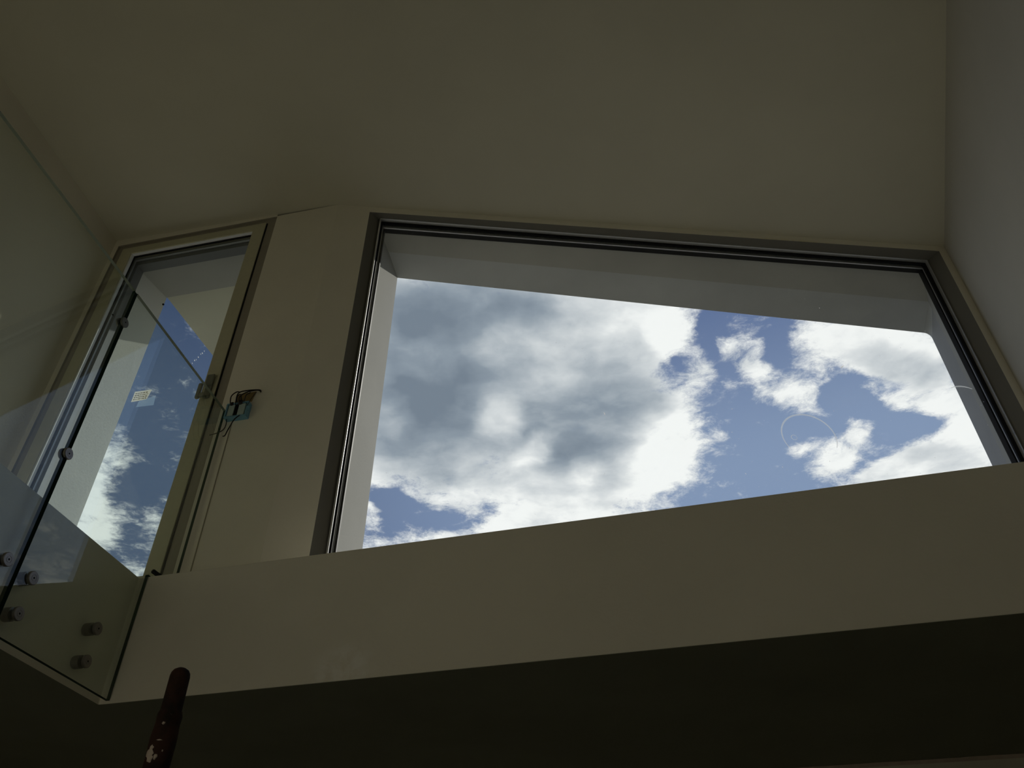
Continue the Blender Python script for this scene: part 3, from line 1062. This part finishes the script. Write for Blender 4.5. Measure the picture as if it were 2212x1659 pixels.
wires = [
    ([(0.07, 2.556, -0.03), (0.072, 2.60, -0.045), (0.085, 2.64, -0.03), (0.095, 2.652, -0.012)], 0.0030, 'cable'),
    ([(0.12, 2.556, -0.03), (0.125, 2.585, -0.05), (0.16, 2.615, -0.045), (0.20, 2.640, -0.02), (0.208, 2.642, 0.0)], 0.0034, 'cable'),
    ([(0.10, 2.552, -0.03), (0.115, 2.605, -0.055), (0.155, 2.63, -0.04), (0.202, 2.648, -0.012), (0.207, 2.645, 0.0)], 0.0032, 'cable'),
    ([(0.145, 2.556, -0.03), (0.160, 2.59, -0.05), (0.165, 2.62, -0.03), (0.150, 2.645, -0.012)], 0.0026, 'cable'),
    ([(0.165, 2.53, -0.03), (0.190, 2.545, -0.05), (0.196, 2.60, -0.035), (0.188, 2.635, -0.01)], 0.0018, 'cable'),
    ([(0.068, 2.48, -0.028), (0.062, 2.440, -0.010), (0.045, 2.416, -0.004), (0.015, 2.402, -0.005), (-0.020, 2.398, -0.004)], 0.0022, 'cable'),
    ([(0.142, 2.48, -0.03), (0.138, 2.43, -0.06), (0.122, 2.365, -0.065), (0.110, 2.335, -0.06), (0.098, 2.333, -0.058)], 0.0030, 'cable'),
    ([(0.112, 2.55, -0.03), (0.108, 2.59, -0.045), (0.128, 2.60, -0.05), (0.132, 2.556, -0.03)], 0.0024, 'cable'),
]
for pts_, r_, mn in wires:
    bm = bmesh.new()
    tube(bm, [NP(*p) for p in pts_], r_)
    part('wire', bm, M[mn], jb, smooth=True)
bm = bmesh.new()
for c_, r_ in (((0.080, 2.560, -0.028), 0.013), ((0.128, 2.562, -0.026), 0.017)):
    bm = bmesh.new()
    p = NP(*c_)
    bmesh.ops.create_icosphere(bm, subdivisions=2, radius=r_, matrix=Matrix.Translation(p))
    part('wire_bundle', bm, M['cable'], jb, smooth=True)
# thin wall ridge added to stand for the glass panel's end edge
bm = bmesh.new()
NP.box(bm, 0.0810, 0.0850, Z_SLAB, 2.468, -0.0050, 0.0)
NP.box(bm, 0.0850, 0.0890, Z_SLAB, 2.468, -0.0012, 0.0, 1)
tag(link('trim_2', bm, [M['wall'], M['glass_end']]), kind='structure')
# cardboard scrap above the box
bm = bmesh.new()
slanted(bm, (0.072, 2.590), (0.168, 2.585), (0.182, 2.648), (0.078, 2.646), -0.004, -0.0005)
cb = link('cardboard_scrap', bm, M['card'])
tag(cb, 'small brown cardboard scrap stuck to wall just above the blue electrical box', 'cardboard')

# short dark peg at the mezzanine edge, beside the glass
bm = bmesh.new()
pk = PC + F * 0.040 + Vector((-F.y, F.x, 0)) * 0.03
a_ = P3(pk, Z_SLAB)
lathe(bm, a_ + Vector((0, 0, 0.004)), Vector((-0.80, 0.15, 0.55)), [(0.0, 0.0095), (0.060, 0.0095), (0.062, 0.008)], seg=14)
pg = link('metal_peg', bm, M['gasket'], smooth=True)
tag(pg, 'short dark peg leaning on the mezzanine edge at the foot of the glazed door', 'peg')

# ------------------------------------------------------------------ rusty pole
PX, PY, PZ = -0.812, 1.940, 0.722
pole = empty('metal_pole', (PX, PY, 0))
tag(pole, 'rusty brown upright metal pole with rounded top and dried plaster splashes', 'pole')
bm = bmesh.new()
def wob(d, t):
    return 1 + 0.02 * math.sin(3 * t + d * 20) + 0.012 * math.sin(5 * t - d * 47)
top = PZ + H
lathe(bm, (PX, PY, 0), (0, 0, 1), [(0.0, 0.0245), (1.0, 0.0245), (1.6, 0.0245), (top - 0.1, 0.0242), (top - 0.020, 0.0236), (top - 0.012, 0.0222), (top - 0.005, 0.0180), (top, 0.010)], seg=32)
part('tube', bm, M['rust'], pole, smooth=True)
bm = bmesh.new()
lathe(bm, (PX, PY, 0), (0, 0, 1), [(0.02, 0.0285), (0.62 + H - 0.12, 0.0288), (0.62 + H - 0.06, 0.0300), (0.62 + H - 0.03, 0.0275), (0.62 + H - 0.01, 0.0285), (0.62 + H, 0.0255)], seg=32, wob=wob)
part('sleeve', bm, M['rust'], pole, smooth=True)
for (dz, az, sx, sz_, sd_) in ((0.520, -118, 0.013, 0.013, 0), (0.508, -108, 0.009, 0.010, 1), (0.533, -112, 0.007, 0.006, 2), (0.512, -84, 0.005, 0.008, 3), (0.548, -84, 0.010, 0.0022, 4), (0.585, -86, 0.004, 0.004, 5), (0.526, -60, 0.002, 0.003, 6)):
    random.seed(20 + sd_)
    bm = bmesh.new()
    n = 14
    cvs = []
    for ring_, h_ in ((1.0, 0.0), (0.55, 0.0022)):
        row = []
        for i in range(n):
            t = 2 * math.pi * i / n
            rj = ring_ * random.uniform(0.65, 1.15)
            ang = R(az) + math.cos(t) * sx * rj / 0.0288
            zz = dz + H + math.sin(t) * sz_ * rj
            rad_ = 0.0286 + h_
            row.append(bm.verts.new((PX + math.cos(ang) * rad_, PY + math.sin(ang) * rad_, zz)))
        cvs.append(row)
    for i in range(n):
        j = (i + 1) % n
        bm.faces.new((cvs[0][i], cvs[0][j], cvs[1][j], cvs[1][i]))
    bm.faces.new(cvs[1])
    part('plaster_splash', bm, M['plaster_drop'], pole, smooth=True)
bpy.context.view_layer.update()
